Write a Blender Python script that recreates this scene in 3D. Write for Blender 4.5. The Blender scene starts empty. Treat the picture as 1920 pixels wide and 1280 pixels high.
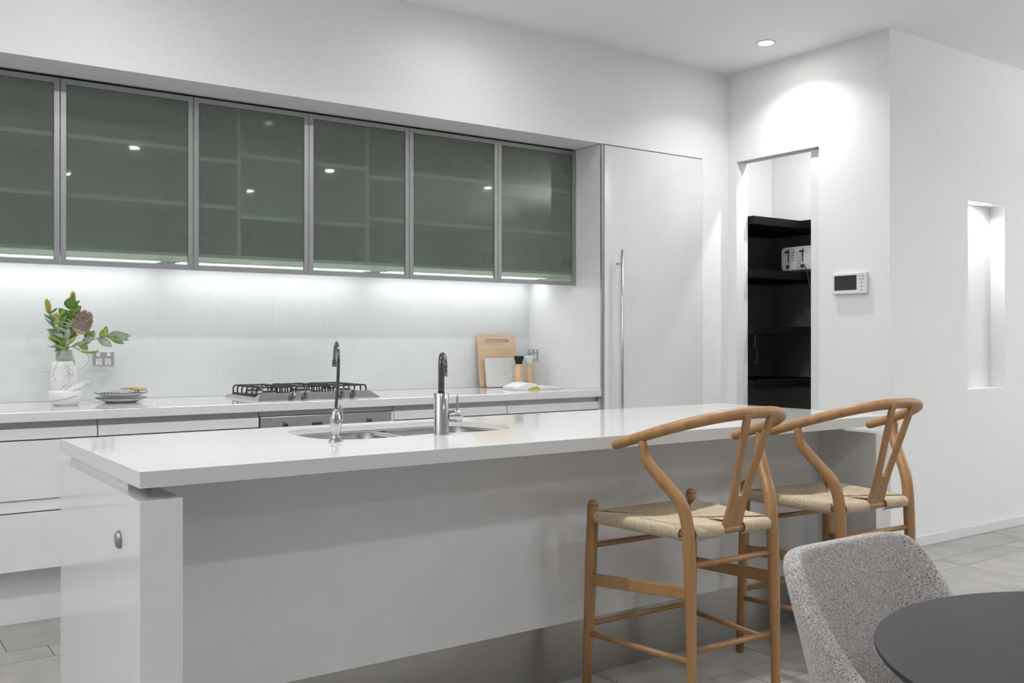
import bpy, bmesh, math, random
from mathutils import Vector, Matrix
random.seed(7)
sc = bpy.context.scene
col = sc.collection
pi = math.pi

# ---------------------------------------------------------------- camera
cam_d = bpy.data.cameras.new('camera'); cam = bpy.data.objects.new('camera', cam_d); col.objects.link(cam)
cam.location = (0, 0, 1.22); cam.rotation_euler = (pi/2, 0, -math.radians(35.33))
cam_d.sensor_width = 36.0; cam_d.lens = 1832/1920*36; cam_d.shift_y = -4/1920; cam_d.clip_start = 0.02
sc.camera = cam
# ---------------------------------------------------------------- world, exposure
w = bpy.data.worlds.new('dusk_sky'); sc.world = w; w.use_nodes = True
w.node_tree.nodes['Background'].inputs[0].default_value = (.62, .72, .9, 1)
w.node_tree.nodes['Background'].inputs[1].default_value = .5
sc.view_settings.view_transform = 'Standard'; sc.view_settings.look = 'None'
sc.view_settings.exposure = 0.0; sc.view_settings.gamma = 1.0; sc.view_settings.use_curve_mapping = False
DOWNLIGHT_W = 15.0      # each ceiling downlight
FILL_UPLIGHT_W = 110.0       # each unseen floor uplighter, added to lift the brightness
LED_W = 1.55            # per metre of under cabinet strip
CEIL = 3.0
fill_light = bpy.data.lights.new('added_daylight_fill', 'AREA'); fill_light.shape = 'RECTANGLE'; fill_light.size = 3.8; fill_light.size_y = 2.1; fill_light.energy = 8; fill_light.color = (.93, .97, 1)  # unseen area light, added as a soft daylight fill
fill_light_o = bpy.data.objects.new('added_daylight_fill', fill_light); col.objects.link(fill_light_o); fill_light_o.location = (2.6, -4.19, 1.2); fill_light_o.rotation_euler = (pi/2, 0, 0)

# ---------------------------------------------------------------- materials
def nodes(name):
    m = bpy.data.materials.new(name); m.use_nodes = True
    nt = m.node_tree; return m, nt, nt.nodes['Principled BSDF']
def N(nt, t, **kw):
    n = nt.nodes.new(t)
    for k, v in kw.items(): setattr(n, k, v)
    return n
def setin(n, **kw):
    for k, v in kw.items(): n.inputs[k.replace('_', ' ')].default_value = v
def c4(c): return (c[0], c[1], c[2], 1)
def bump(nt, p, src, strength, dist):
    b = N(nt, 'ShaderNodeBump'); b.inputs['Strength'].default_value = strength; b.inputs['Distance'].default_value = dist
    nt.links.new(src, b.inputs['Height']); nt.links.new(b.outputs[0], p.inputs['Normal'])
def noisy(name, c1, c2, scale, rough, metallic=0, bumps=0, dist=.001, stretch=None, detail=4, rnd=0, coat=0, spec=.5, lo=.35, hi=.65):
    m, nt, p = nodes(name)
    tc = N(nt, 'ShaderNodeTexCoord'); src = tc.outputs['Object']
    mp = N(nt, 'ShaderNodeMapping'); nt.links.new(src, mp.inputs[0])
    if stretch: mp.inputs['Scale'].default_value = stretch
    if rnd:
        oi = N(nt, 'ShaderNodeObjectInfo'); mm = N(nt, 'ShaderNodeVectorMath', operation='SCALE')
        cx = N(nt, 'ShaderNodeCombineXYZ')
        for i in range(2): nt.links.new(oi.outputs['Random'], cx.inputs[i])
        nt.links.new(cx.outputs[0], mm.inputs[0]); mm.inputs['Scale'].default_value = 40
        nt.links.new(mm.outputs[0], mp.inputs['Location'])
    nz = N(nt, 'ShaderNodeTexNoise'); setin(nz, Scale=scale, Detail=detail, Roughness=.6)
    nt.links.new(mp.outputs[0], nz.inputs['Vector'])
    cr = N(nt, 'ShaderNodeValToRGB'); cr.color_ramp.elements[0].color = c4(c1); cr.color_ramp.elements[1].color = c4(c2)
    cr.color_ramp.elements[0].position = lo; cr.color_ramp.elements[1].position = hi
    nt.links.new(nz.outputs[0], cr.inputs[0]); out = cr.outputs[0]
    if rnd:
        hs = N(nt, 'ShaderNodeHueSaturation'); mr = N(nt, 'ShaderNodeMapRange')
        setin(mr, To_Min=1-rnd, To_Max=1+rnd); nt.links.new(oi.outputs['Random'], mr.inputs[0])
        nt.links.new(mr.outputs[0], hs.inputs['Value']); nt.links.new(out, hs.inputs['Color']); out = hs.outputs[0]
    nt.links.new(out, p.inputs['Base Color'])
    setin(p, Roughness=rough, Metallic=metallic); p.inputs['Coat Weight'].default_value = coat; p.inputs['Coat Roughness'].default_value = .05
    p.inputs['Specular IOR Level'].default_value = spec
    if bumps: bump(nt, p, nz.outputs[0], bumps, dist)
    return m
def plain(name, c, rough=.5, metallic=0, coat=0, spec=.5):
    return noisy(name, [x*.985 for x in c], [min(1, x*1.015) for x in c], 9, rough, metallic, coat=coat, spec=spec)
def speckle(name, base, dots, scale, thr, rough, dot2=None):
    m, nt, p = nodes(name); tc = N(nt, 'ShaderNodeTexCoord'); vo = N(nt, 'ShaderNodeTexVoronoi'); setin(vo, Scale=scale)
    nt.links.new(tc.outputs['Object'], vo.inputs['Vector'])
    nz = N(nt, 'ShaderNodeTexNoise'); setin(nz, Scale=scale*.16, Detail=1.0); nt.links.new(tc.outputs['Object'], nz.inputs['Vector'])
    ml = N(nt, 'ShaderNodeMath', operation='MULTIPLY_ADD'); nt.links.new(nz.outputs[0], ml.inputs[0]); ml.inputs[1].default_value = -.55
    nt.links.new(vo.outputs['Distance'], ml.inputs[2])
    lt = N(nt, 'ShaderNodeMath', operation='LESS_THAN'); nt.links.new(ml.outputs[0], lt.inputs[0]); lt.inputs[1].default_value = thr
    mx = N(nt, 'ShaderNodeMix', data_type='RGBA'); nt.links.new(lt.outputs[0], mx.inputs[0]); mx.inputs[6].default_value = c4(base); mx.inputs[7].default_value = c4(dots)
    if dot2:
        m2 = N(nt, 'ShaderNodeMix', data_type='RGBA'); sp = N(nt, 'ShaderNodeSeparateColor'); nt.links.new(vo.outputs['Color'], sp.inputs[0])
        nt.links.new(sp.outputs[0], m2.inputs[0]); m2.inputs[6].default_value = c4(dots); m2.inputs[7].default_value = c4(dot2); nt.links.new(m2.outputs[2], mx.inputs[7])
    nt.links.new(mx.outputs[2], p.inputs['Base Color']); setin(p, Roughness=rough); return m
def wood(name, c1, c2, axis=(1, 1, .12), scale=14, rough=.42):
    m, nt, p = nodes(name); tc = N(nt, 'ShaderNodeTexCoord'); mp = N(nt, 'ShaderNodeMapping'); mp.inputs['Scale'].default_value = axis
    nt.links.new(tc.outputs['Object'], mp.inputs[0])
    nz = N(nt, 'ShaderNodeTexNoise'); setin(nz, Scale=scale*2.2, Detail=6, Roughness=.65, Distortion=.6); nt.links.new(mp.outputs[0], nz.inputs['Vector'])
    wv = N(nt, 'ShaderNodeTexWave'); setin(wv, Scale=scale*.55, Distortion=7, Detail=3); nt.links.new(mp.outputs[0], wv.inputs['Vector'])
    ad = N(nt, 'ShaderNodeMath', operation='MULTIPLY_ADD'); nt.links.new(wv.outputs['Fac'], ad.inputs[0]); ad.inputs[1].default_value = .07; nt.links.new(nz.outputs[0], ad.inputs[2])
    cr = N(nt, 'ShaderNodeValToRGB'); cr.color_ramp.elements[0].color = c4(c1); cr.color_ramp.elements[1].color = c4(c2)
    cr.color_ramp.elements[0].position = .30; cr.color_ramp.elements[1].position = .78
    nt.links.new(ad.outputs[0], cr.inputs[0]); nt.links.new(cr.outputs[0], p.inputs['Base Color']); setin(p, Roughness=rough)
    bump(nt, p, nz.outputs[0], .08, .001); return m
def emit(name, c, s):
    m, nt, p = nodes(name); setin(p, Base_Color=c4(c)); p.inputs['Emission Color'].default_value = c4(c); p.inputs['Emission Strength'].default_value = s; return m
def frosted(name):
    m = bpy.data.materials.new(name); m.use_nodes = True; nt = m.node_tree; nt.nodes.clear()
    o = N(nt, 'ShaderNodeOutputMaterial')
    tr = N(nt, 'ShaderNodeBsdfTransparent'); tr.inputs[0].default_value = (.87, .95, .87, 1)
    rf = N(nt, 'ShaderNodeBsdfRefraction'); rf.inputs['Color'].default_value = (.87, .95, .87, 1); rf.inputs['Roughness'].default_value = .16; rf.inputs['IOR'].default_value = 1.25
    df = N(nt, 'ShaderNodeBsdfDiffuse'); tcn = N(nt, 'ShaderNodeTexNoise'); setin(tcn, Scale=600.0)
    cr = N(nt, 'ShaderNodeValToRGB'); cr.color_ramp.elements[0].color = (.28, .315, .28, 1); cr.color_ramp.elements[1].color = (.30, .335, .30, 1)
    nt.links.new(tcn.outputs[0], cr.inputs[0]); nt.links.new(cr.outputs[0], df.inputs[0])
    m1 = N(nt, 'ShaderNodeMixShader'); m1.inputs[0].default_value = .45; nt.links.new(tr.outputs[0], m1.inputs[1]); nt.links.new(rf.outputs[0], m1.inputs[2])
    m2 = N(nt, 'ShaderNodeMixShader'); m2.inputs[0].default_value = .30; nt.links.new(m1.outputs[0], m2.inputs[1]); nt.links.new(df.outputs[0], m2.inputs[2])
    gl = N(nt, 'ShaderNodeBsdfGlossy'); gl.inputs['Roughness'].default_value = .03; fr = N(nt, 'ShaderNodeFresnel'); fr.inputs[0].default_value = 1.5
    m3 = N(nt, 'ShaderNodeMixShader'); nt.links.new(fr.outputs[0], m3.inputs[0]); nt.links.new(m2.outputs[0], m3.inputs[1]); nt.links.new(gl.outputs[0], m3.inputs[2])
    nt.links.new(m3.outputs[0], o.inputs[0]); return m
def clear_glass(name, tint):
    m, nt, p = nodes(name); setin(p, Base_Color=c4(tint), Roughness=.02); p.inputs['Transmission Weight'].default_value = 1; return m
def boucle(name):
    m, nt, p = nodes(name); tc = N(nt, 'ShaderNodeTexCoord')
    n1 = N(nt, 'ShaderNodeTexNoise'); setin(n1, Scale=260.0, Detail=3, Roughness=.7, Distortion=.8); nt.links.new(tc.outputs['Object'], n1.inputs['Vector'])
    vo = N(nt, 'ShaderNodeTexVoronoi'); setin(vo, Scale=330.0); nt.links.new(tc.outputs['Object'], vo.inputs['Vector'])
    cr = N(nt, 'ShaderNodeValToRGB'); e = cr.color_ramp.elements; e[0].color = (.17, .145, .135, 1); e[1].color = (.78, .74, .72, 1); e[0].position = .33; e[1].position = .62
    k = e.new(.47); k.color = (.47, .435, .415, 1)
    nt.links.new(n1.outputs[0], cr.inputs[0]); nt.links.new(cr.outputs[0], p.inputs['Base Color']); setin(p, Roughness=.95)
    p.inputs['Sheen Weight'].default_value = .5; p.inputs['Specular IOR Level'].default_value = .1
    sb = N(nt, 'ShaderNodeMath', operation='SUBTRACT'); nt.links.new(n1.outputs[0], sb.inputs[0]); nt.links.new(vo.outputs['Distance'], sb.inputs[1])
    bump(nt, p, sb.outputs[0], .8, .004); return m
def gingham(name):
    m, nt, p = nodes(name); tc = N(nt, 'ShaderNodeTexCoord'); ck = N(nt, 'ShaderNodeTexChecker'); setin(ck, Scale=150.0)
    ck.inputs[1].default_value = (.8, .8, .8, 1); ck.inputs[2].default_value = (.03, .03, .04, 1)
    nt.links.new(tc.outputs['Object'], ck.inputs['Vector']); nt.links.new(ck.outputs[0], p.inputs['Base Color']); setin(p, Roughness=.9); return m

M = dict(
    wall=noisy('wall_paint', (.84, .84, .84), (.86, .86, .86), 40, .55, bumps=.04, dist=.0005),
    ceil=noisy('ceiling_paint', (.89, .89, .89), (.91, .91, .91), 40, .7),
    gloss=plain('gloss_white_lacquer', (.76, .76, .765), .09),
    satin=plain('satin_white_laminate', (.80, .80, .80), .3),
    quartz=speckle('polished_white_quartz', (.70, .70, .69), (.62, .615, .60), 420, -.12, .06),
    grout=plain('grout', (.16, .155, .15), .9),
    tile=noisy('porcelain_floor_tile', (.28, .27, .25), (.44, .425, .395), 5.0, .42, bumps=.15, dist=.0008, detail=9, rnd=.07, lo=.3, hi=.7),
    splash=plain('white_glass_splashback', (.74, .76, .755), .12),
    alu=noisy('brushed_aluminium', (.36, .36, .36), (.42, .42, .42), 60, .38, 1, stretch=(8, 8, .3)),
    steel=noisy('brushed_stainless_steel', (.52, .515, .50), (.60, .595, .58), 60, .24, 1, stretch=(.3, 8, 8)),
    steel_kick=noisy('satin_steel_kick', (.42, .41, .40), (.48, .47, .46), 60, .30, 1, stretch=(.3, 8, 8)),
    chrome=plain('polished_chrome', (.52, .52, .53), .05, 1),
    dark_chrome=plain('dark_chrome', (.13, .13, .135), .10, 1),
    glass=frosted('frosted_green_glass'),
    clear=clear_glass('clear_glass', (.93, .96, .95)),
    pane=clear_glass('window_glass', (.9, .94, .94)),
    iron=plain('black_enamel_iron', (.012, .012, .013), .35),
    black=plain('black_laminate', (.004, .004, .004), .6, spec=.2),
    charcoal=plain('charcoal_panel', (.22, .22, .22), .6),
    screen=plain('dark_screen', (.045, .045, .05), .15),
    white_plastic=plain('white_plastic', (.78, .78, .77), .3),
    grey_plastic=plain('grey_plastic', (.36, .36, .36), .4),
    dark_plastic=plain('dark_grey_plastic', (.06, .06, .06), .4),
    rubber=plain('black_rubber', (.01, .01, .01), .7),
    oak=wood('oiled_oak', (.31, .160, .062), (.44, .245, .105)),
    board_wood=wood('pale_beech', (.56, .37, .22), (.72, .53, .36), axis=(.12, 1, 1), scale=20),
    mill_wood=wood('mill_beech', (.60, .40, .22), (.75, .55, .34)),
    cord=noisy('paper_cord', (.46, .37, .25), (.66, .56, .42), 120, .85),
    boucle=boucle('grey_boucle'),
    table=noisy('dark_grey_table_top', (.020, .021, .021), (.029, .029, .029), 18, .45, stretch=(.3, 2, 1), spec=.3),
    table_edge=plain('black_table_metal', (.012, .012, .013), .4),
    terrazzo=speckle('white_terrazzo', (.76, .76, .74), (.03, .03, .03), 150, -.045, .45, (.35, .33, .30)),
    terrazzo_fine=speckle('speckled_white_board', (.72, .72, .72), (.03, .03, .03), 75, -.115, .4, (.45, .38, .3)),
    neck=plain('pale_frosted_neck', (.50, .53, .49), .25),
    marble=noisy('white_marble', (.80, .80, .79), (.74, .74, .73), 9, .3, stretch=(1, 1, 3)),
    vein=plain('grey_marble_vein', (.42, .42, .42), .3),
    ceramic=plain('white_ceramic', (.78, .78, .78), .2),
    navy=plain('dark_rim_glaze', (.02, .022, .03), .3),
    gingham=gingham('checked_cloth'),
    paper=noisy('paper', (.76, .76, .75), (.80, .80, .79), 30, .8),
    paper_edge=noisy('page_edges', (.36, .36, .36), (.62, .62, .61), 400, .9, stretch=(.05, .05, 1)),
    cover=plain('grey_book_cover', (.50, .52, .51), .5),
    yellow=plain('yellow_endpaper', (.55, .47, .03), .6),
    leaf=noisy('green_leaf', (.10, .22, .03), (.20, .34, .07), 30, .45),
    leaf_lime=noisy('lime_leaf', (.26, .36, .06), (.42, .50, .12), 30, .5),
    leaf_grey=noisy('grey_green_leaf', (.24, .31, .22), (.40, .46, .37), 30, .55),
    stem=plain('green_stem', (.24, .30, .14), .6),
    bud=noisy('bud', (.42, .42, .06), (.45, .24, .06), 14, .5),
    banksia=noisy('banksia_head', (.26, .18, .15), (.55, .46, .42), 160, .95, bumps=.8, dist=.004),
    banksia_tip=noisy('banksia_base', (.55, .36, .24), (.62, .47, .36), 160, .95, bumps=.5, dist=.003),
    hood=plain('dark_blue_grey_hood', (.025, .04, .05), .5),
    lamp=emit('downlight_lens', (1, .98, .95), 110.0),
    led=emit('led_strip', (.95, .98, 1), 12.0),
)

# ---------------------------------------------------------------- mesh builder
ROOT = {}
class MB:
    def __init__(s): s.v = []; s.f = []; s.sm = []
    def add(s, vs, fs, smooth=False):
        o = len(s.v); s.v += [tuple(p) for p in vs]; s.f += [tuple(i+o for i in f) for f in fs]; s.sm += [smooth]*len(fs); return s
    def box(s, x0, x1, y0, y1, z0, z1):
        v = [(x, y, z) for z in (z0, z1) for y in (y0, y1) for x in (x0, x1)]
        return s.add(v, [(0, 2, 3, 1), (4, 5, 7, 6), (0, 1, 5, 4), (2, 6, 7, 3), (0, 4, 6, 2), (1, 3, 7, 5)])
    def prism(s, poly, z0, z1, smooth=False):
        n = len(poly); v = [(x, y, z0) for x, y in poly]+[(x, y, z1) for x, y in poly]
        s.add(v, [tuple(range(n-1, -1, -1)), tuple(range(n, 2*n))]); o = len(s.v)-2*n
        s.f += [(o+i, o+(i+1) % n, o+n+(i+1) % n, o+n+i) for i in range(n)]; s.sm += [smooth]*n; return s
    def ring(s, outer, inner, z0, z1):
        bm = bmesh.new()
        def loop(p): 
            vs = [bm.verts.new((x, y, 0)) for x, y in p]; return [bm.edges.new((vs[i], vs[(i+1) % len(vs)])) for i in range(len(vs))]
        ed = loop(outer)+loop(inner)
        bmesh.ops.triangle_fill(bm, use_beauty=True, use_dissolve=False, edges=ed, normal=(0, 0, 1))
        bm.verts.index_update(); P = [(v.co.x, v.co.y) for v in bm.verts]; F = [tuple(v.index for v in f.verts) for f in bm.faces]
        up = [f if ((P[f[1]][0]-P[f[0]][0])*(P[f[2]][1]-P[f[0]][1])-(P[f[1]][1]-P[f[0]][1])*(P[f[2]][0]-P[f[0]][0])) > 0 else f[::-1] for f in F]
        bm.free(); n = len(P); o = len(s.v)
        s.v += [(x, y, z1) for x, y in P]+[(x, y, z0) for x, y in P]
        s.f += [tuple(i+o for i in f) for f in up]+[tuple(i+o+n for i in f[::-1]) for f in up]; s.sm += [False]*(2*len(up))
        k = 0
        for lp, sg in ((outer, 1), (inner, -1)):
            m = len(lp); ar = sum(lp[i][0]*lp[(i+1) % m][1]-lp[(i+1) % m][0]*lp[i][1] for i in range(m))*sg
            for i in range(m):
                a, b = o+k+i, o+k+(i+1) % m
                s.f.append((b, a, a+n, b+n) if ar > 0 else (a, b, b+n, a+n)); s.sm.append(False)
            k += m
        return s
    def tube(s, path, r, n=10, cap=True, smooth=True, round_end=False):
        P = [Vector(p) for p in path]; R = list(r) if hasattr(r, '__len__') else [r]*len(P)
        if round_end:
            for end in (0, -1):
                d = (P[end]-P[1 if end == 0 else -2]).normalized(); rr = R[end]; base = P[end].copy()
                ex = [(base-d*rr+d*rr*math.sin(a), rr*math.cos(a)) for a in (pi/6, pi/3, pi*.47)]
                P[end] = base-d*rr
                if end == 0: P = [e[0] for e in ex[::-1]]+P; R = [e[1] for e in ex[::-1]]+R
                else: P = P+[e[0] for e in ex]; R = R+[e[1] for e in ex]
        T = [(P[min(i+1, len(P)-1)]-P[max(i-1, 0)]).normalized() for i in range(len(P))]
        u = T[0].orthogonal().normalized(); o = len(s.v)
        for i, p in enumerate(P):
            u = (u-T[i]*u.dot(T[i])).normalized(); w_ = T[i].cross(u)
            for k in range(n):
                a = 2*pi*k/n; s.v.append(tuple(p+(u*math.cos(a)+w_*math.sin(a))*R[i]))
        for i in range(len(P)-1):
            for k in range(n):
                a, b = o+i*n+k, o+i*n+(k+1) % n; s.f.append((a, b, b+n, a+n)); s.sm.append(smooth)
        if cap:
            s.f.append(tuple(o+k for k in range(n-1, -1, -1))); s.f.append(tuple(o+(len(P)-1)*n+k for k in range(n))); s.sm += [False, False]
        return s
    def lathe(s, prof, cx, cy, n=32, z=0):
        o = len(s.v)
        for r, h in prof:
            for k in range(n): s.v.append((cx+r*math.cos(2*pi*k/n), cy+r*math.sin(2*pi*k/n), z+h))
        for i in range(len(prof)-1):
            for k in range(n):
                a, b = o+i*n+k, o+i*n+(k+1) % n; s.f.append((a, b, b+n, a+n)); s.sm.append(True)
        s.f.append(tuple(o+k for k in range(n-1, -1, -1))); s.f.append(tuple(o+(len(prof)-1)*n+k for k in range(n))); s.sm += [False, False]; return s
    def beam(s, p0, p1, w_, h, up=(0, 0, 1)):
        p0, p1 = Vector(p0), Vector(p1); t = (p1-p0).normalized(); a = t.cross(Vector(up)).normalized(); b = a.cross(t)
        v = [p+a*x*w_/2+b*y*h/2 for p in (p0, p1) for x, y in ((-1, -1), (1, -1), (1, 1), (-1, 1))]
        return s.add(v, [(3, 2, 1, 0), (4, 5, 6, 7), (0, 1, 5, 4), (1, 2, 6, 5), (2, 3, 7, 6), (3, 0, 4, 7)])
    def xf(s, mat): s.v = [tuple(mat @ Vector(p)) for p in s.v]; return s
    def mesh(s, name, off=(0, 0, 0)):
        me = bpy.data.meshes.new(name); me.from_pydata([(p[0]-off[0], p[1]-off[1], p[2]-off[2]) for p in s.v], [], s.f)
        me.polygons.foreach_set('use_smooth', s.sm); me.update(); return me
    def build(s, name, mat, parent=None, bev=0, seg=2, sub=0):
        off = ROOT.get(parent.name, (0, 0, 0)) if parent else (0, 0, 0)
        me = s.mesh(name, off); o = bpy.data.objects.new(name, me); col.objects.link(o); me.materials.append(M[mat] if isinstance(mat, str) else mat)
        if parent: o.parent = parent; ROOT[o.name] = off
        if bev:
            b = o.modifiers.new('bevel', 'BEVEL'); b.width = bev; b.segments = seg; b.limit_method = 'ANGLE'; b.angle_limit = .6
        if sub:
            b = o.modifiers.new('subdivision', 'SUBSURF'); b.levels = sub; b.render_levels = sub
        return o
def box(name, mat, parent, b, bev=0): return MB().box(*b).build(name, mat, parent, bev)
def thing(name, loc, label, cat, group=None):
    o = bpy.data.objects.new(name, None); col.objects.link(o); o.location = loc; o.empty_display_size = .05
    o['label'] = label; o['category'] = cat
    if group: o['group'] = group
    ROOT[o.name] = tuple(loc); return o
def tag(o, label, cat, group=None, kind=None):
    o['label'] = label; o['category'] = cat
    if group: o['group'] = group
    if kind: o['kind'] = kind
    return o
def struct(o, label, cat): o['kind'] = 'structure'; o['label'] = label; o['category'] = cat; return o
def copy_tree(o, parent=None):
    c = o.copy(); col.objects.link(c); c.parent = parent
    for ch in o.children: copy_tree(ch, c)
    return c
def rrect(x0, x1, y0, y1, r, n=8):
    p = []
    for cx, cy, a0 in ((x1-r, y1-r, 0), (x0+r, y1-r, pi/2), (x0+r, y0+r, pi), (x1-r, y0+r, 1.5*pi)):
        p += [(cx+r*math.cos(a0+pi/2*k/n), cy+r*math.sin(a0+pi/2*k/n)) for k in range(n+1)]
    return p
def smooth_path(P, n=6):
    P = [Vector(p) for p in P]; out = []
    for i in range(len(P)-1):
        p0, p1, p2, p3 = P[max(i-1, 0)], P[i], P[i+1], P[min(i+2, len(P)-1)]
        for k in range(n):
            t = k/n; out.append(.5*((2*p1)+(p2-p0)*t+(2*p0-5*p1+4*p2-p3)*t*t+(3*p1-p0-3*p2+p3)*t**3))
    out.append(P[-1]); return out

# ================================================================ the room
XL, XR, YF, YW = -2.6, 8.6, -4.2, 4.533           # left wall, right end, wall behind the camera, kitchen wall face
NX0, NX1, NZ, YS = -.313, 3.881, 2.41, 5.277       # kitchen recess
XP, PY0, PY1, PZ = 5.0, 3.80, 4.459, 2.405         # pantry wall face and its opening
YR = 3.314                                         # hall wall face
fl = struct(box('floor', 'grout', None, (XL-.1, XR+.1, YF-.1, 5.4, -.12, -.0025)), 'grey taupe porcelain tiled floor with dark joints', 'floor')
ceiling = struct(box('ceiling', 'ceil', None, (XL-.1, XR+.1, YF-.1, 5.5, CEIL, CEIL+.12)), 'flat white ceiling with recessed downlights', 'ceiling')
def wall(name, boxes, label):
    m = MB()
    for b in boxes: m.box(*b)
    return struct(m.build(name, 'wall'), label, 'wall')
wtop = wall('wall_back', [(XL, XP, YW, 5.45, NZ+.002, CEIL)], 'white painted kitchen wall above the recessed cabinets')
wb = wall('wall_recess', [(NX0, 4.75, 5.285, 5.45, 0, NZ+.002)], 'back of the kitchen recess behind cabinets and splashback')
wall('wall_corner', [(4.75, XP, YW, 5.45, 0, NZ+.002)], 'narrow white wall between the tall fridge door and the pantry wall')
wall('wall_return', [(XL, NX0-.002, YW, 5.45, 0, NZ+.002)], 'white wall closing the far end of the kitchen run')
wp = wall('wall_pantry', [(XP, XP+.03, YR+.11, PY0, 0, CEIL), (XP+.08, XP+.11, YR+.11, PY0, 0, CEIL),
                          (XP, XP+.11, PY1, 5.0, 0, CEIL), (XP, XP+.035, PY0, PY1, PZ, CEIL), (XP+.075, XP+.11, PY0, PY1, PZ, CEIL), (XP+.035, XP+.075, PY0, PY1, PZ+.03, CEIL)],
          'white wall with the open pantry doorway and video intercom')
QX0, QX1, QZ0, QZ1, QD = 5.822, 6.258, .909, 2.082, .095
wall('wall_right', [(XP, QX0, YR, YR+.11, 0, CEIL), (QX1, XR, YR, YR+.11, 0, CEIL), (QX0, QX1, YR, YR+.11, 0, QZ0), (QX0, QX1, YR, YR+.11, QZ1, CEIL), (QX0-.05, QX1+.05, YR+QD, YR+.13, QZ0-.05, QZ1+.05)],
     'pale grey-white hall wall with tall lit niche')
wall('wall_left', [(XL-.1, XL, YF, 5.45, 0, CEIL)], 'white side wall left of the dining area')
wall('wall_end', [(XR, XR+.1, YF, 3.42, 0, CEIL)], 'white wall closing the hall')
wall('wall_rear', [(XL, .6, YF-.1, YF, 0, CEIL), (4.6, XR, YF-.1, YF, 0, CEIL), (.6, 4.6, YF-.1, YF, 2.35, CEIL)], 'white wall with added wide glass doors facing the kitchen')
wall('wall_pantry_inner', [(6.0, 6.1, YR+.13, 5.05, 0, CEIL), (XP+.11, 6.0, 5.0, 5.1, 0, CEIL)], 'white inner pantry walls above the black shelving')
wn = struct(MB().box(.6, 4.6, YF-.07, YF-.03, 0, .06).box(.6, 4.6, YF-.07, YF-.03, 2.29, 2.35).box(.6, .66, YF-.07, YF-.03, .06, 2.29).box(4.54, 4.6, YF-.07, YF-.03, .06, 2.29)
            .box(1.9, 1.96, YF-.07, YF-.03, .06, 2.29).box(3.24, 3.3, YF-.07, YF-.03, .06, 2.29).build('added_window_1', 'alu'), 'unseen wide aluminium framed glass doors added opposite the kitchen', 'window')  # unseen glass doors, added as a source of soft light
for a, b in ((.66, 1.9), (1.96, 3.24), (3.3, 4.54)): box('pane', 'pane', wn, (a, b, YF-.054, YF-.046, .06, 2.29))
for nm, b, lb in (('baseboard_right', (XP-.014, XR, YR-.014, YR, 0, .062), 'low white skirting along the hall wall'), ('baseboard_pantry', (XP-.014, XP, YR, PY0-.0, 0, .062), 'low white skirting below the intercom')):
    struct(box(nm, 'gloss', None, b, .003), lb, 'skirting')
# floor tiles: a wide and a narrow course repeating every 0.6 m
TL, GAP = .681, .0022
def tile_mesh(h):
    return MB().box(GAP, TL-GAP, GAP, h-GAP, -.006, 0).mesh('tile')
tmw, tmn = tile_mesh(.443), tile_mesh(.157)
for t in (tmw, tmn): t.materials.append(M['tile'])
rest = MB()
rows = [(2.295+.6*k, .157, {2: 5.27, 0: 2.755}.get(k, 2.755+.237*k)) for k in range(-11, 5)]+[(2.452+.6*k, .443, {0: 2.312, 1: 5.372, 3: .597}.get(k, 2.312+.29*k)) for k in range(-11, 5)]
def blocked(x, y, h):   # tile wholly under the kitchen units or beyond the walls
    return y > 5.2 or (x > XP+1.1 and y > YR) or y+h < YF
for y, h, x0 in rows:
    j0 = math.ceil((XL-.7-x0)/TL); x = x0+j0*TL
    while x < XR:
        if not blocked(x, y, h):
            if -.6 < x < 7.4 and 1.9 < y+h and y < 4.66 and not (x < .5 and y < 3.0) and (x < 5.0 or y < 3.35 or x < 6):
                o = bpy.data.objects.new('tile', tmw if h > .3 else tmn); col.objects.link(o); o.location = (x, y, 0); o.parent = fl
            else:
                a, b, c, d = max(x+GAP, XL), min(x+TL-GAP, XR), max(y+GAP, YF), y+h-GAP
                if b-a > .02 and d-c > .02: rest.box(a, b, c, d, -.006, 0)
        x += TL
o = rest.build('tile_field', 'tile', fl); o['kind'] = 'stuff'
# splashback tiles
xs = [NX0, 1.454, 1.766, 2.085, 2.406, NX1]
for i in range(len(xs)-1):
    for z0, z1 in ((.912, 1.62),):
        box('splashback_tile', 'splash', wb, (xs[i]+.0002, xs[i+1]-.0002, YS, YS+.008, z0+.0005, z1), .0003)

# ---------------------------------------------------------------- downlights
def downlight(loc, label, power, spread=2.7, r=.045, group='ceiling downlights'):
    t = thing('downlight', loc, label, 'downlight', group)
    x, y, z = loc
    MB().ring([(x+(r+.012)*math.cos(a*pi/16), y+(r+.012)*math.sin(a*pi/16)) for a in range(32)], [(x+r*math.cos(a*pi/16), y+r*math.sin(a*pi/16)) for a in range(32)], z-.006, z).build('trim_ring', 'white_plastic', t)
    MB().lathe([(r, -.003), (r, -.001)], x, y, 32, z).build('lens', 'lamp', t)
    ld = bpy.data.lights.new('downlight_beam', 'AREA'); ld.shape = 'DISK'; ld.size = 2*r; ld.energy = power; ld.color = (.985, .99, 1); ld.spread = spread
    lo = bpy.data.objects.new('downlight_beam', ld); col.objects.link(lo); lo.parent = t; lo.location = (0, 0, -.008)
    return t
downlight((4.63, 3.90, CEIL), 'round glowing white ceiling downlight by the pantry wall', DOWNLIGHT_W*.44, 2.25)
for x, y, lb in ((1.3, 2.62, 'ceiling downlight above the sink end of the island'), (3.0, 2.62, 'ceiling downlight above the stool end of the island')):
    downlight((x, y, CEIL), lb, DOWNLIGHT_W*1.2)
downlight((2.85, 3.95, CEIL), 'unseen ceiling downlight added between the hood cabinet and the island', DOWNLIGHT_W*.13)  # unseen lamp, added to balance the kitchen light
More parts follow.
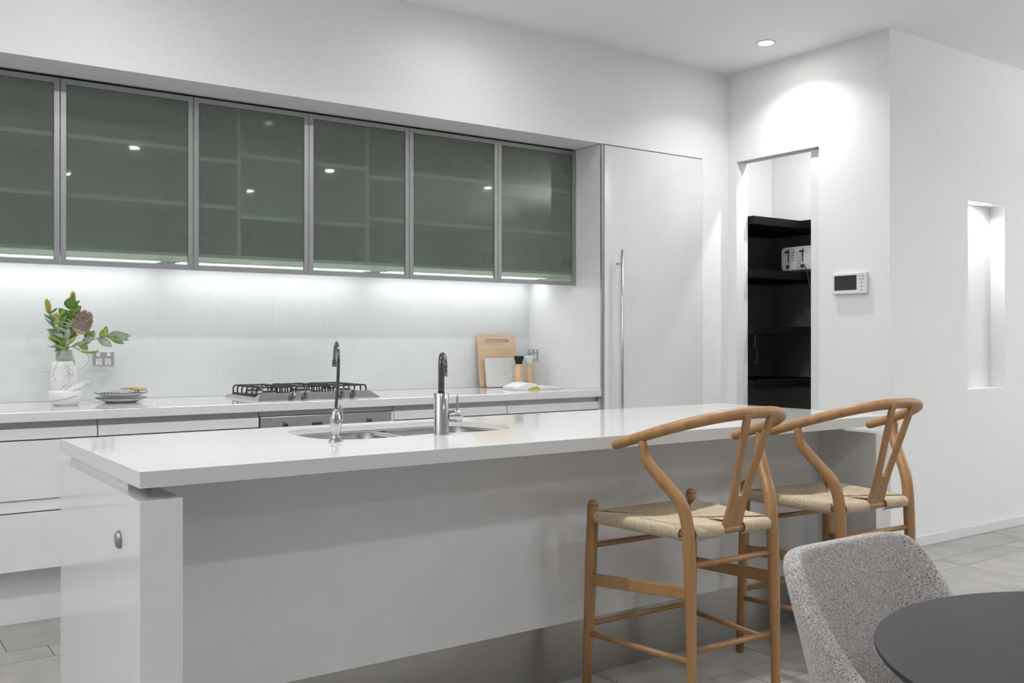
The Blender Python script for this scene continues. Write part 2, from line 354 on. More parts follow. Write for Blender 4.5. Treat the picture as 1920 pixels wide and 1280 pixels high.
downlight((1.0, 3.75, CEIL), 'ceiling downlight in front of the frosted glass cabinets', DOWNLIGHT_W*.22)
for x, y in ((2.38, .15), (4.39, .05), (2.16, -1.75), (4.21, -1.8), (.3, .15), (.1, -1.75), (6.4, .05), (6.4, -1.8)):
    downlight((x, y, CEIL), 'ceiling downlight over the dining area', DOWNLIGHT_W*(.5 if y > -1 else .42), group='dining area downlights')
downlight((5.45, 4.0, CEIL), 'ceiling downlight inside the pantry', DOWNLIGHT_W*.9)
downlight((6.0, YR+.045, QZ1), 'tiny downlight in the top of the wall niche', 2.6, r=.016)

# unseen floor uplighters, added to brighten the ceiling and the room
def uplighter(x, y, watts, label):
    t = thing('added_floor_lamp', (x, y, 0), label, 'lamp', 'added floor uplighters')
    MB().lathe([(.14, 0), (.14, .015), (.02, .025)], x, y, 32).build('base', 'alu', t); MB().tube([(x, y, .02), (x, y, 1.75)], .011, 12).build('pole', 'alu', t)
    MB().lathe([(.02, 1.74), (.09, 1.78), (.15, 1.86), (.147, 1.86), (.088, 1.79), (.05, 1.775)], x, y, 40).build('shade', 'alu', t)
    ld = bpy.data.lights.new('added_uplight_beam', 'AREA'); ld.shape = 'DISK'; ld.size = .2; ld.energy = watts; ld.color = (.985, .99, 1); ld.spread = 2.8
    lo = bpy.data.objects.new('added_uplight_beam', ld); col.objects.link(lo); lo.parent = t; lo.location = (0, 0, 1.865); lo.rotation_euler = (pi, 0, 0)
uplighter(-1.7, 2.3, FILL_UPLIGHT_W*.62, 'unseen slim floor uplighter added by the side wall to brighten the room'); uplighter(7.8, .5, FILL_UPLIGHT_W*.95, 'unseen slim floor uplighter added at the hall end to brighten the room')

# ================================================================ kitchen run
CT = .912
g = 'frosted glass wall cabinets'
def upper(x0, x1, label, shelves, hinges, extra=None):
    t = thing('wall_cabinet', (x0, 4.80, 1.557), label, 'cabinet', g)
    MB().box(x0, x1, 4.80, 5.27, 1.624, 1.640).box(x0, x1, 4.80, 5.27, 2.385, 2.402).box(x0, x0+.016, 4.80, 5.27, 1.640, 2.385).box(x1-.016, x1, 4.80, 5.27, 1.640, 2.385).box(x0+.016, x1-.016, 5.255, 5.27, 1.640, 2.385).build('carcass', 'satin', t)
    for (a, b, z) in shelves: box('shelf', 'satin', t, (a, b, 4.812, 5.255, z, z+.020))
    return t
def glass_door(t, x0, x1, hinge_left):
    z0, z1, fw = 1.557, 2.400, .024; x0 += .0015; x1 -= .0015
    d = MB().box(x0+fw, x1-fw, 4.783, 4.789, z0+fw, z1-fw).build('glass_door', 'glass', t)
    d['label'] = 'frosted green-grey glass door'
    y0, y1 = 4.779, 4.799
    for poly in ([(x0, z0), (x1, z0), (x1-fw, z0+fw), (x0+fw, z0+fw)], [(x1, z0), (x1, z1), (x1-fw, z1-fw), (x1-fw, z0+fw)], [(x1, z1), (x0, z1), (x0+fw, z1-fw), (x1-fw, z1-fw)], [(x0, z1), (x0, z0), (x0+fw, z0+fw), (x0+fw, z1-fw)]):
        MB().prism(poly, 0, y1-y0).xf(Matrix(((1, 0, 0, 0), (0, 0, -1, y1), (0, 1, 0, 0), (0, 0, 0, 1)))).build('frame_rail', 'alu', d, .0008, 1)
    hx = x0+.012 if hinge_left else x1-.012-.05
    for z in (1.68, 2.27): MB().box(hx, hx+.05, 4.802, 4.84, z, z+.05).build('hinge', 'dark_chrome', d, .004)
std = lambda a, b: [(a+.016, b-.016, 1.87), (a+.016, b-.016, 2.14)]
for a, b, lb, hl in ((-.313, .287, 'frosted glass wall cabinet at the run end away from the fridge', True), (.287, .887, 'frosted glass wall cabinet second from the run end', True),
                     (.887, 1.487, 'frosted glass wall cabinet above the outlet and plates, beside the hood cabinet', False),
                     (2.687, 3.287, 'frosted glass wall cabinet between the hood cabinet and the end cabinet', False),
                     (3.287, 3.879, 'frosted glass wall cabinet against the tall fridge side panel', False)):
    t = upper(a, b, lb, std(a, b), None); glass_door(t, a, b, hl)
t = upper(1.487, 2.687, 'double frosted glass wall cabinet holding the dark range hood', [(1.503, 1.72, 1.87), (1.503, 1.72, 2.10), (1.736, 2.44, 1.83), (1.736, 2.44, 2.14), (2.456, 2.671, 1.87), (2.456, 2.671, 2.10)], None)
for x in (1.72, 2.44): box('divider', 'satin', t, (x, x+.016, 4.82, 5.255, 1.640, 2.385))
glass_door(t, 1.487, 2.087, True); glass_door(t, 2.087, 2.687, False)
ho = thing('range_hood', (2.09, 5.05, 1.64), 'dark blue-grey tapered range hood behind the frosted doors', 'range hood')
v = [(1.75, 4.86, 1.641), (2.43, 4.86, 1.641), (2.43, 5.24, 1.641), (1.75, 5.24, 1.641), (1.86, 4.93, 1.815), (2.32, 4.93, 1.815), (2.32, 5.24, 1.815), (1.86, 5.24, 1.815)]
MB().add(v, [(3, 2, 1, 0), (4, 5, 6, 7), (0, 1, 5, 4), (1, 2, 6, 5), (2, 3, 7, 6), (3, 0, 4, 7)]).build('canopy', 'hood', ho)
box('filter', 'steel', ho, (1.80, 2.38, 4.88, 5.2, 1.6402, 1.6408))
struct(box('shadow_strip_1', 'black', None, (NX0, NX1, 4.80, 4.83, 2.4025, 2.412)), 'thin black strip standing in for the shadow gap above the frosted glass cabinets', 'shadow_strip')  # black strip puts the shade of the gap into colour
# LED strips below the cabinets
for a, b, lb in ((-.30, 1.42, 'glowing LED strip under the cabinets above the vase'), (1.50, 2.60, 'glowing LED strip under the hood cabinet'), (2.69, 3.86, 'glowing LED strip under the cabinets above the chopping boards')):
    t = thing('led_strip', ((a+b)/2, 5.0, 1.624), lb, 'light', 'under cabinet lights')
    box('channel', 'alu', t, (a, b, 5.14, 5.16, 1.616, 1.6235)); box('diffuser', 'led', t, (a+.01, b-.01, 5.143, 5.157, 1.614, 1.616))
    ld = bpy.data.lights.new('led_glow', 'AREA'); ld.shape = 'RECTANGLE'; ld.size = b-a-.02; ld.size_y = .012; ld.energy = LED_W*(b-a); ld.color = (.96, .985, 1)
    lo = bpy.data.objects.new('led_glow', ld); col.objects.link(lo); lo.parent = t; lo.location = (0, .15, -.012)
# worktop and base cabinets
tag(MB().box(NX0, NX1-.001, YW, YS-.001, CT-.04, CT).build('worktop', 'quartz', None, .0015), 'long white stone worktop under the frosted cabinets', 'worktop')
def base(x0, x1, label):
    t = thing('base_cabinet', ((x0+x1)/2, 4.62, .24), label, 'cabinet', 'white base cabinets')
    box('carcass', 'satin', t, (x0, x1, 4.585, 5.26, .241, .871))
    box('finger_rail', 'alu', t, (x0, x1, 4.570, 4.5845, .842, .871))
    for z0, z1 in ((.796, .842), (.541, .790), (.243, .484)):
        box('drawer_front', 'gloss', t, (x0+.0015, x1-.0015, 4.556, 4.578, z0, z1), .001)
    box('finger_rail', 'satin', t, (x0, x1, 4.563, 4.5845, .490, .538))
base(-.313, .30, 'white handleless base cabinet at the run end'); base(.302, .997, 'white handleless drawer cabinet below the vase'); base(.999, 1.732, 'white handleless drawer cabinet between the vase and the oven')
base(2.468, 3.193, 'white handleless drawer cabinet right beside the oven'); base(3.195, 3.879, 'white handleless drawer cabinet below the open book')
ov = thing('oven', (2.1, 4.6, .25), 'stainless steel built-in oven below the gas cooktop', 'oven')
box('body', 'steel', ov, (1.736, 2.464, 4.60, 5.2, .243, .845)); box('control_panel', 'steel', ov, (1.738, 2.450, 4.552, 4.599, .735, .843), .002); box('door', 'steel', ov, (1.738, 2.450, 4.552, 4.599, .245, .730), .002)
box('finger_rail', 'alu', ov, (1.736, 2.464, 4.570, 4.599, .846, .871)); box('side_filler', 'gloss', ov, (2.452, 2.465, 4.556, 4.599, .243, .842)); box('display', 'screen', ov, (2.005, 2.06, 4.5505, 4.552, .775, .805))
for x in (1.87, 2.325):
    k = MB().lathe([(.017, 0), (.017, .006), (.012, .008), (.012, .024)], 0, 0, 20).xf(Matrix.Translation((x, 4.552, .79)) @ Matrix.Rotation(pi/2, 4, 'X')).build('knob', 'dark_chrome', ov)
    MB().box(x-.004, x+.004, 4.522, 4.528, .775, .812).build('grip', 'chrome', k)
MB().tube([(1.80, 4.52, .66), (2.39, 4.52, .66)], .008).tube([(1.83, 4.552, .66), (1.83, 4.52, .66)], .006).tube([(2.36, 4.552, .66), (2.36, 4.52, .66)], .006).build('handle', 'steel', ov)
tag(box('kickboard', 'satin', None, (NX0, NX1-.002, 4.65, 4.67, 0, .2405)), 'tall white kickboard under the base cabinets', 'kickboard')
# tall fridge cabinet
t = thing('fridge_cabinet', (4.32, 4.6, 0), 'tall white integrated fridge cabinet with long steel bar handle', 'cabinet')
box('side_panel', 'gloss', t, (NX1, 3.890, 4.545, 5.28, 0, 2.409)); box('gap_shade_strip', 'alu', t, (3.8815, 3.895, 4.534, 4.5445, 0, 2.409))  # grey metal strip stands in for the shaded recess gap beside the door
box('carcass', 'satin', t, (3.892, 4.747, 4.56, 5.27, .0, 2.400)); d = box('door', 'gloss', t, (3.902, 4.743, 4.527, 4.549, .004, 2.404), .001)
MB().tube([(4.000, 4.478, .45), (4.000, 4.478, 1.768)], .0085, 14).build('handle', 'steel', d)
for z in (1.684, .54): MB().tube([(4.000, 4.527, z), (4.000, 4.478, z)], .006, 10).build('handle_post', 'steel', d)

# ---------------------------------------------------------------- cooktop
ck = thing('gas_cooktop', (2.115, 4.93, CT), 'stainless steel gas cooktop with black wire trivets', 'cooktop')
x0, x1, y0, y1 = 1.775, 2.455, 4.685, 5.175
v = [(x0, y0, CT), (x1, y0, CT), (x1, y1, CT), (x0, y1, CT), (x0+.03, y0+.045, CT+.036), (x1-.045, y0+.045, CT+.036), (x1-.012, y0+.075, CT+.016), (x0+.012, y0+.075, CT+.016), (x1-.012, y1-.012, CT+.016), (x0+.012, y1-.012, CT+.016)]
MB().add(v, [(0, 1, 5, 4), (4, 5, 6, 7), (7, 6, 8, 9), (0, 4, 7), (1, 6, 5), (0, 7, 9, 3), (1, 2, 8, 6), (2, 3, 9, 8), (3, 2, 1, 0)]).build('hob_tray', 'steel', ck)
box('glass_plate', 'iron', ck, (x0+.03, x1-.03, y0+.085, y1-.03, CT+.016, CT+.019))
for i, x in enumerate((1.962, 2.03, 2.235, 2.302)):
    k = MB().lathe([(.016, 0), (.016, .005), (.013, .006), (.011, .02)], 0, 0, 18).xf(Matrix.Translation((x, 4.707, CT+.019)) @ Matrix.Rotation(math.radians(52), 4, 'X')).build('knob', 'dark_chrome', ck)
    MB().box(x-.004, x+.004, 4.684, 4.69, CT+.02, CT+.048).xf(Matrix.Identity(4)).build('grip', 'chrome', k)
for bx, by, r in ((1.90, 4.86, .035), (1.90, 5.06, .045), (2.115, 4.96, .055), (2.33, 4.86, .035), (2.33, 5.06, .045)):
    b = MB().lathe([(r+.012, 0), (r+.012, .006), (r, .009), (r, .016)], bx, by, 24, CT+.019).build('burner', 'alu', ck)
    MB().lathe([(r, .016), (r-.002, .022), (r-.014, .024)], bx, by, 24, CT+.019).build('burner_cap', 'iron', b)
zt, zb = CT+.062, CT+.0195
for a, b in ((1.808, 2.0), (2.018, 2.212), (2.23, 2.422)):
    m = MB()
    for y in (4.79, 4.855, 4.93, 5.0, 5.065, 5.13):
        m.tube(smooth_path([(a, y, zb), (a, y, zt-.012), (a+.012, y, zt), ((a+b)/2-.03, y, zt)], 3), .0042, 6)
        m.tube(smooth_path([(b, y, zb), (b, y, zt-.012), (b-.012, y, zt), ((a+b)/2+.03, y, zt)], 3), .0042, 6)
    for y in (4.79, 5.13): m.tube([((a+b)/2-.04, y, zt), ((a+b)/2+.04, y, zt)], .0042, 6)
    m.tube([(a, 4.78, zb+.004), (a, 5.14, zb+.004)], .004, 6).tube([(b, 4.78, zb+.004), (b, 5.14, zb+.004)], .004, 6)
    m.build('trivet', 'iron', ck)

# ================================================================ island
IX0, IX1, IY0, IY1, IT = .63, 3.69, 2.44, 3.395, .900
PX = 1.3
sink_poly = [(2.08, 2.97), (2.08, 3.10), (2.055, 3.20), (2.0, 3.27), (1.92, 3.30), (1.5, 3.295), (1.40, 3.275), (1.33, 3.22), (1.30, 3.12), (1.30, 3.0), (1.32, 2.91), (1.37, 2.855), (1.45, 2.835), (1.52, 2.832), (1.60, 2.85), (1.70, 2.862), (1.80, 2.845), (1.88, 2.835), (1.97, 2.845), (2.04, 2.89)]
sink_poly = [(p.x, p.y) for p in smooth_path([(x, y, 0) for x, y in sink_poly+[sink_poly[0]]], 3)[:-1]]
tag(MB().ring([(IX0, IY0), (IX1, IY0), (IX1, IY1), (IX0, IY1)], sink_poly, IT-.02, IT).ring([(IX0, IY0), (IX1, IY0), (IX1, IY1), (IX0, IY1)], [(1.25, 2.785), (2.13, 2.785), (2.13, 3.345), (1.25, 3.345)], IT-.04, IT-.02).build('island_worktop', 'quartz'), 'polished white stone island worktop with sink cutout', 'worktop')
il = thing('kitchen_island', (2.15, 3.0, 0), 'gloss white kitchen island base with end panels and steel kick', 'island')
lp = box('end_panel', 'gloss', il, (.63, .733, IY0, 3.39, 0, .829), .0015)
MB().lathe([(.001, .012), (.010, .0115), (.0165, .008), (.018, .004), (.018, 0)][::-1], 0, 0, 28).xf(Matrix.Translation((.63, 2.634, .706)) @ Matrix.Rotation(-pi/2, 4, 'Y') @ Matrix.Diagonal((1.28, 1.28, 1, 1))).build('knob', 'alu', lp)
box('end_panel', 'gloss', il, (3.587, 3.69, IY0, 3.39, 0, .829), .0015)
box('front_panel', 'gloss', il, (.733, 3.587, 2.73, 2.75, .21, .8595), .001)
box('kick_plate', 'steel_kick', il, (.733, 3.587, 2.738, 2.75, 0, .209))
MB().box(.733, 3.587, 2.751, 3.36, 0, .66).build('carcass', 'satin', il)
box('packer', 'gloss', il, (.655, .70, 2.652, 3.36, .829, .8595)); box('packer', 'gloss', il, (3.61, 3.67, 2.652, 3.36, .829, .8595))
box('rear_panel', 'gloss', il, (.733, 3.587, 3.361, 3.38, .12, .8595))
sk = thing('sink', (1.69, 3.06, .66), 'double bowl undermount stainless steel sink in the island', 'sink')
def bowl(x0, x1, y0, y1, depth, name):
    m = MB(); lv = [(0, 0.0, .07), (0.0, -.012, .07), (.004, -.03, .07), (.012, -depth+.03, .07), (.03, -depth+.006, .06), (.05, -depth, .05)]
    o = 0; n = 36
    for k, (ins, z, r) in enumerate(lv):
        m.v += [(x, y, .8785+z) for x, y in rrect(x0+ins, x1-ins, y0+ins, y1-ins, r, 8)]
    for k in range(len(lv)-1):
        for i in range(n):
            a, b = k*n+i, k*n+(i+1) % n; m.f.append((b, a, a+n, b+n)); m.sm.append(True)
    m.f.append(tuple((len(lv)-1)*n+i for i in range(n))); m.sm.append(False)
    b = m.build(name, 'steel', sk)
    MB().lathe([(.035, 0), (.03, .002), (.02, .001)], (x0+x1)/2, (y0+y1)/2, 20, .879-depth).build('drain', 'chrome', b)
bowl(1.335, 1.655, 2.88, 3.255, .17, 'bowl'); bowl(1.69, 2.045, 2.88, 3.255, .19, 'bowl')
MB().ring(rrect(1.27, 2.11, 2.80, 3.33, .1), rrect(1.334, 2.046, 2.879, 3.256, .07), .8745, .8788).build('rim', 'steel', sk)
box('divider', 'steel', sk, (1.652, 1.693, 2.885, 3.25, .85, .878), .006)
# filtered water tap
tp = thing('filter_tap', (1.312, 2.80, IT), 'small chrome gooseneck filter tap with a vase shaped body', 'tap')
X, Y = 1.312, 2.80
MB().lathe([(.023, 0), (.023, .004), (.019, .008), (.013, .016), (.011, .024), (.016, .045), (.019, .06), (.017, .075), (.012, .09), (.010, .103)], X, Y, 28, IT).build('body', 'chrome', tp)
def arch(u, h): return (X+.009*min(1, h/.25)+.31*u, Y+.95*u, IT+h)
MB().tube(smooth_path([(X, Y, IT+.10), arch(0, .18), arch(0, .25), arch(.012, .288), arch(.045, .308), arch(.080, .296), arch(.098, .265), arch(.102, .25)], 5), .0052, 12).build('spout', 'dark_chrome', tp)  # dark reflections on the chrome spout are put into its metal colour
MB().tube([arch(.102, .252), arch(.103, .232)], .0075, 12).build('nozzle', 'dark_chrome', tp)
MB().tube(smooth_path([(X+.008, Y, IT+.068), (X+.02, Y+.004, IT+.066), (X+.024, Y+.004, IT+.08), (X+.020, Y+.004, IT+.108), (X+.013, Y+.004, IT+.108)], 4), .0042, 10, round_end=True).build('lever', 'chrome', tp)
# mixer tap
tp = thing('mixer_tap', (1.698, 2.805, IT), 'tall chrome mixer tap with round body and side lever', 'tap')
X, Y = 1.698, 2.805
MB().lathe([(.0265, 0), (.0265, .003), (.025, .004), (.025, .139), (.0235, .141)], X, Y, 32, IT).build('body', 'chrome', tp)
MB().lathe([(.0115, .141), (.0115, .146)], X, Y, 24, IT).build('collar', 'rubber', tp)
def arch2(u, h): return (X+.585*u, Y+.811*u, IT+h)
MB().tube(smooth_path([arch2(0, .145), arch2(0, .20), arch2(0, .238), arch2(.015, .258), arch2(.055, .266), arch2(.105, .260), arch2(.135, .238), arch2(.14, .225)], 5), .0105, 14).build('spout', 'dark_chrome', tp)  # darker metal than the body, painting the spout's dark reflections
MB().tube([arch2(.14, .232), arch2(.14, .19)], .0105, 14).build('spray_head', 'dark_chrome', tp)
kn = MB().tube([(X+.02, Y, IT+.062), (X+.052, Y-.002, IT+.062), (X+.0525, Y-.002, IT+.062), (X+.073, Y-.003, IT+.062)], [.019, .019, .021, .021], 22).build('lever_hub', 'chrome', tp)
MB().tube([(X+.063, Y, IT+.078), (X+.067, Y+.006, IT+.135)], [.0042, .0036], 10, round_end=True).build('lever', 'chrome', kn)

# ================================================================ bar stools
def stool(label):
    t = thing('bar_stool', (0, 0, 0), label, 'stool', 'bar stools at the island')
    for s in (-1, 1):
        MB().tube([(s*.250, .225, 0), (s*.244, .221, .2), (s*.237, .216, .45), (s*.231, .212, .653)], [.0145, .018, .0205, .0195], 14, round_end=False).build('front_leg', 'oak', t)
        MB().lathe([(.0195, 0), (.0175, .009), (.012, .015), (.004, .018)], s*.231, .212, 14, .652).build('leg_top', 'oak', t)
        MB().tube(smooth_path([(s*.190, -.225, 0), (s*.190, -.222, .3), (s*.190, -.213, .55), (s*.192, -.205, .65), (s*.203, -.185, .715), (s*.232, -.135, .78), (s*.257, -.095, .835), (s*.266, -.088, .875), (s*.268, -.085, .90)], 5),
                  [.0155]*5+[.0165, .0175, .0185, .0195, .020]+[.0205]*5+[.0205]*6+[.020]*5+[.019]*4+[.018, .017, .016, .0155, .015]+[.0145]*4+[.013]*2, 14).build('back_leg', 'oak', t)
        MB().beam((s*.239, .216, .398), (s*.191, -.215, .432), .016, .040).build('side_stretcher', 'oak', t, .004)
        MB().tube([(s*.245, .222, .212), (s*.190, -.222, .222)], .0095, 10).build('side_rung', 'oak', t)
        MB().tube([(s*.231, .212, .612), (s*.191, -.206, .612)], .011, 10).build('seat_rail', 'oak', t)
    for z, r in ((.512, .0095), (.245, .0095)):
        MB().tube([(-.236, .217, z), (.236, .217, z)], r, 10).build('front_rung', 'oak', t); MB().tube([(-.190, -.215, z+.005), (.190, -.215, z+.005)], r, 10).build('back_rung', 'oak', t)
    MB().tube([(-.231, .212, .612), (.231, .212, .612)], .011, 10).build('seat_rail', 'oak', t)
    MB().tube([(-.191, -.206, .612), (.191, -.206, .612)], .0125, 10).build('seat_rail', 'oak', t)
    # curved arm and back rail
    path = []; R = []
    for k in range(49):
        a = pi*k/48; c, s_ = math.cos(a), math.sin(a); q = .83
        path.append((-math.copysign(.276*abs(c)**q, c), 0.05-.366*s_**q, .874+.118*s_**.9)); R.append(.0165+.0025*s_)
    MB().tube(path, R, 16, round_end=True).build('arm_rail', 'oak', t)
    # Y shaped splat, leaning back
    def P(u, h): return (u, h)
    out = [(-.043, .0), (.043, .0), (.038, .08), (.0395, .12), (.068, .392), (.042, .392), (.0135, .128), (.007, .113), (-.007, .113), (-.0135, .128), (-.042, .392), (-.068, .392), (-.0395, .12), (-.038, .08)]
    th = .014; ln = math.atan2(.112, .345)
    MB().prism(out, -th/2, th/2).xf(Matrix.Translation((0, -.207, .617)) @ Matrix.Rotation(ln, 4, 'X') @ Matrix.Rotation(pi/2, 4, 'X')).build('splat', 'oak', t, .003)
    # paper cord seat
    E4 = [((-.212, .212), (.212, .212)), ((.230, .191), (.193, -.184)), ((.170, -.206), (-.170, -.206)), ((-.193, -.184), (-.230, .191))]; zr, rw = .612, .019
    pad = MB().prism([(-.21, .19), (.21, .19), (.175, -.185), (-.175, -.185)][::-1], .606, .616).build('seat', 'cord', t)
    m = MB(); cen = Vector((0, .003))
    for e in range(4):
        a, b = Vector(E4[e][0]), Vector(E4[e][1]); d = b-a; L = d.length; u = d/L; nin = Vector((u.y, -u.x))
        if nin.dot(cen-a) < 0: nin = -nin
        n = int(L/.0047)
        for i in range(n):
            s_ = (i+.5)/n; p = a+d*s_
            if e == 2 and abs(p.x) < .047: continue
            tgt = cen-p; L2 = min(s_, 1-s_)*L; reach = max(.012, L2*(abs(nin.dot(tgt))/(L/2)) if True else L2)
            q = p+nin*reach; conv = (cen-q)*0.0
            pts = []
            for k in range(6):
                an = -pi*.5+pi*k/5
                pts.append((p.x-nin.x*rw*math.cos(an), p.y-nin.y*rw*math.cos(an), zr+rw*math.sin(an)))
            dip = .016*min(1, reach/.2)
            for f in (.35, .7, 1): pts.append((p.x+nin.x*reach*f, p.y+nin.y*reach*f, zr+rw-dip*f+random.uniform(-.0005, .0005)))
            m.tube(pts, .00245, 5, cap=False)
    cobj = m.build('cord_weave', 'cord', pad); cobj['kind'] = 'stuff'
    return t
st = stool('oak bar stool with woven cord seat, beside the open stretch of island panel')
st2 = copy_tree(st); st2['label'] = 'oak bar stool with woven cord seat, beside the island end panel by the hall'
st.location = (2.394, 2.360, 0); st.rotation_euler = (0, 0, math.radians(-1.5))
st2.location = (3.170, 2.360, 0); st2.rotation_euler = (0, 0, math.radians(-4))

# ================================================================ dining table and chair
tb = thing('dining_table', (1.637, .589, 0), 'round dark charcoal dining table top', 'table')
X, Y, r = 1.637, .589, .437
MB().lathe([(r-.03, .712), (r-.006, .726), (r, .734), (r, .739), (r-.001, .740)], X, Y, 96).build('table_top', 'table', tb)
MB().lathe([(.28, 0), (.28, .008), (.06, .02), (.045, .04), (.04, .4), (.045, .68), (.12, .70), (.12, .712)], X, Y, 40).build('pedestal', 'table_edge', tb)
ch = thing('dining_chair', (1.770, 1.06, 0), 'grey boucle bucket dining chair tucked at the dark table', 'chair')
cx, cyb = 1.770, 1.272
def shell():
    m = MB(); nu, nv = 33, 9; hw, dp, rc = .228, .44, .11
    pts = []
    L1 = dp-rc; arc = rc*pi/2; L2 = 2*(hw-rc); tot = 2*L1+2*arc+L2
    for i in range(nu):
        s = tot*i/(nu-1)
        if s < L1: x, y = -hw, -(dp-s)
        elif s < L1+arc: a = (s-L1)/rc; x, y = -hw+rc-rc*math.cos(a), -rc+rc*math.sin(a)
        elif s < L1+arc+L2: x, y = -hw+rc+(s-L1-arc), 0
        elif s < L1+2*arc+L2: a = (s-L1-arc-L2)/rc; x, y = hw-rc+rc*math.sin(a), -rc+rc*math.cos(a)
        else: x, y = hw, -(s-(L1+2*arc+L2))-rc
        pts.append((x, y))
    for i, (x, y) in enumerate(pts):
        f = min(1, max(0, -y/dp)); g2 = min(1, max(0, (f-.04)/.44)); g2 = g2*g2*(3-2*g2)*.6+.4*math.sin(g2*pi/2)
        zt = .800-.235*g2; zb = .40
        for j in range(nv):
            v_ = j/(nv-1); z = zb+(zt-zb)*v_; k = .60+.40*min(1, max(0, (z-.38)/.40)); lean = .05*(1-v_)
            m.v.append((cx+x*k, cyb-dp/2+(y+dp/2)*(.80+.20*v_)-lean*.5*(1-f), z))
    for i in range(nu-1):
        for j in range(nv-1):
            a = i*nv+j; m.f.append((a, a+nv, a+nv+1, a+1)); m.sm.append(True)
    o = m.build('backrest_shell', 'boucle', ch)
    so = o.modifiers.new('thickness', 'SOLIDIFY'); so.thickness = .04; so.offset = -1
    b = o.modifiers.new('bevel', 'BEVEL'); b.width = .018; b.segments = 3; b.limit_method = 'ANGLE'; b.angle_limit = .9
    su = o.modifiers.new('subdivision', 'SUBSURF'); su.levels = 1; su.render_levels = 1
    return o
shell()
MB().prism(rrect(cx-.135, cx+.135, cyb-.42, cyb-.075, .08), .405, .47).build('seat', 'boucle', ch, .02, 3)
for sx, sy in ((-1, -1), (1, -1), (1, 1), (-1, 1)):
    MB().tube([(cx+sx*.20, cyb-.24+sy*.20, 0), (cx+sx*.12, cyb-.24+sy*.12, .40)], [.009, .014], 10).build('leg', 'table_edge', ch)

# ================================================================ pantry
def pshelf(z, label):
    poly = [(XP+.112, 4.41), (5.60, 4.41), (5.60, 3.46), (5.99, 3.46), (5.99, 4.995), (XP+.112, 4.995)]
    return tag(MB().prism(poly, z-.055, z).build('pantry_shelf', 'black', None, .001), label, 'shelf', 'pantry shelves')
pshelf(2.05, 'black corner shelf at the top of the pantry'); pshelf(1.69, 'black corner shelf carrying the white toaster'); pshelf(1.31, 'black corner shelf directly below the toaster shelf'); pshelf(.94, 'black corner shelf lowest in the pantry doorway')
for i, z in enumerate((0.0, .941, 1.311, 1.691)):
    z1 = (.884, 1.254, 1.634, 1.994)[i]
    o = MB().box(5.985, 5.999, 3.46, 4.98, z, z1).box(XP+.112, 5.985, 4.985, 4.999, z, z1).build('back_lining', 'charcoal', wp)
dr = struct(box('door_1', 'gloss', None, (XP+.036, XP+.074, 3.43, 3.887, .006, 2.392), .002), 'white sliding pantry door pushed back into its wall pocket', 'door')
tk = box('track', 'dark_chrome', wp, (XP+.040, XP+.070, PY0+.002, PY1, PZ+.008, PZ+.029))
to = thing('toaster', (5.74, 4.44, 1.69), 'white four slice toaster on the black pantry shelf', 'toaster')
ty0, ty1, tz = 4.27, 4.60, 1.69
prof = rrect(ty0, ty1, tz+.018, tz+.185, .03, 5)
MB().prism(prof, 0, .22).xf(Matrix(((0, 0, 1, 5.625), (1, 0, 0, 0), (0, 1, 0, 0), (0, 0, 0, 1)))).build('body', 'white_plastic', to, .008, 3)
box('base', 'chrome', to, (5.622, 5.85, ty0+.008, ty1-.008, tz+.001, tz+.019), .003)
for y in (4.535, 4.41):
    s = box('lever_slot', 'rubber', to, (5.6235, 5.626, y-.004, y+.004, tz+.075, tz+.168)); box('lever', 'rubber', to, (5.600, 5.6235, y-.017, y+.017, tz+.145, tz+.154), .003)
    MB().lathe([(.014, 0), (.013, .012)], 0, 0, 20).xf(Matrix.Translation((5.625, y, tz+.045)) @ Matrix.Rotation(-pi/2, 4, 'Y')).build('dial', 'dark_plastic', to)
for k in range(4):
    box('button', 'grey_plastic', to, (5.6235, 5.626, 4.483, 4.497, tz+.083+.019*k, tz+.091+.019*k)); box('printed_icon', 'grey_plastic', to, (5.6242, 5.626, 4.445, 4.470, tz+.085+.019*k, tz+.089+.019*k))
(MB().tube(smooth_path([(5.605, 4.385, 1.745), (5.595, 4.365, 1.72), (5.592, 4.35, 1.692), (5.594, 4.33, 1.60), (5.597, 4.32, 1.50)], 5), .0045, 8).build('power_cord', 'rubber', to))
tag(MB().tube(smooth_path([(5.125, 4.404, 1.25), (5.118, 4.402, 1.20), (5.122, 4.402, 1.165), (5.137, 4.402, 1.14), (5.136, 4.402, 1.08), (5.122, 4.402, 1.06), (5.113, 4.403, 1.063)], 6), .0042, 8).build('cable_loop', 'rubber'), 'black cable loop hanging at the pantry door jamb', 'cord')
# intercom
ic = thing('video_intercom', (XP, 3.566, 1.55), 'white wall video intercom with dark screen beside the pantry doorway', 'intercom')
box('housing', 'white_plastic', ic, (XP-.026, XP, 3.448, 3.686, 1.490, 1.613), .004); box('screen', 'screen', ic, (XP-.0272, XP-.0258, 3.515, 3.668, 1.512, 1.599))
box('lower_bezel', 'ceramic', ic, (XP-.030, XP-.026, 3.46, 3.682, 1.491, 1.500), .002)
for y, z in ((3.490, 1.592), (3.470, 1.592), (3.490, 1.574), (3.470, 1.574), (3.481, 1.552), (3.481, 1.530), (3.481, 1.508)): box('button', 'grey_plastic', ic, (XP-.028, XP-.0258, y-.005, y+.005, z-.004, z+.004), .001)

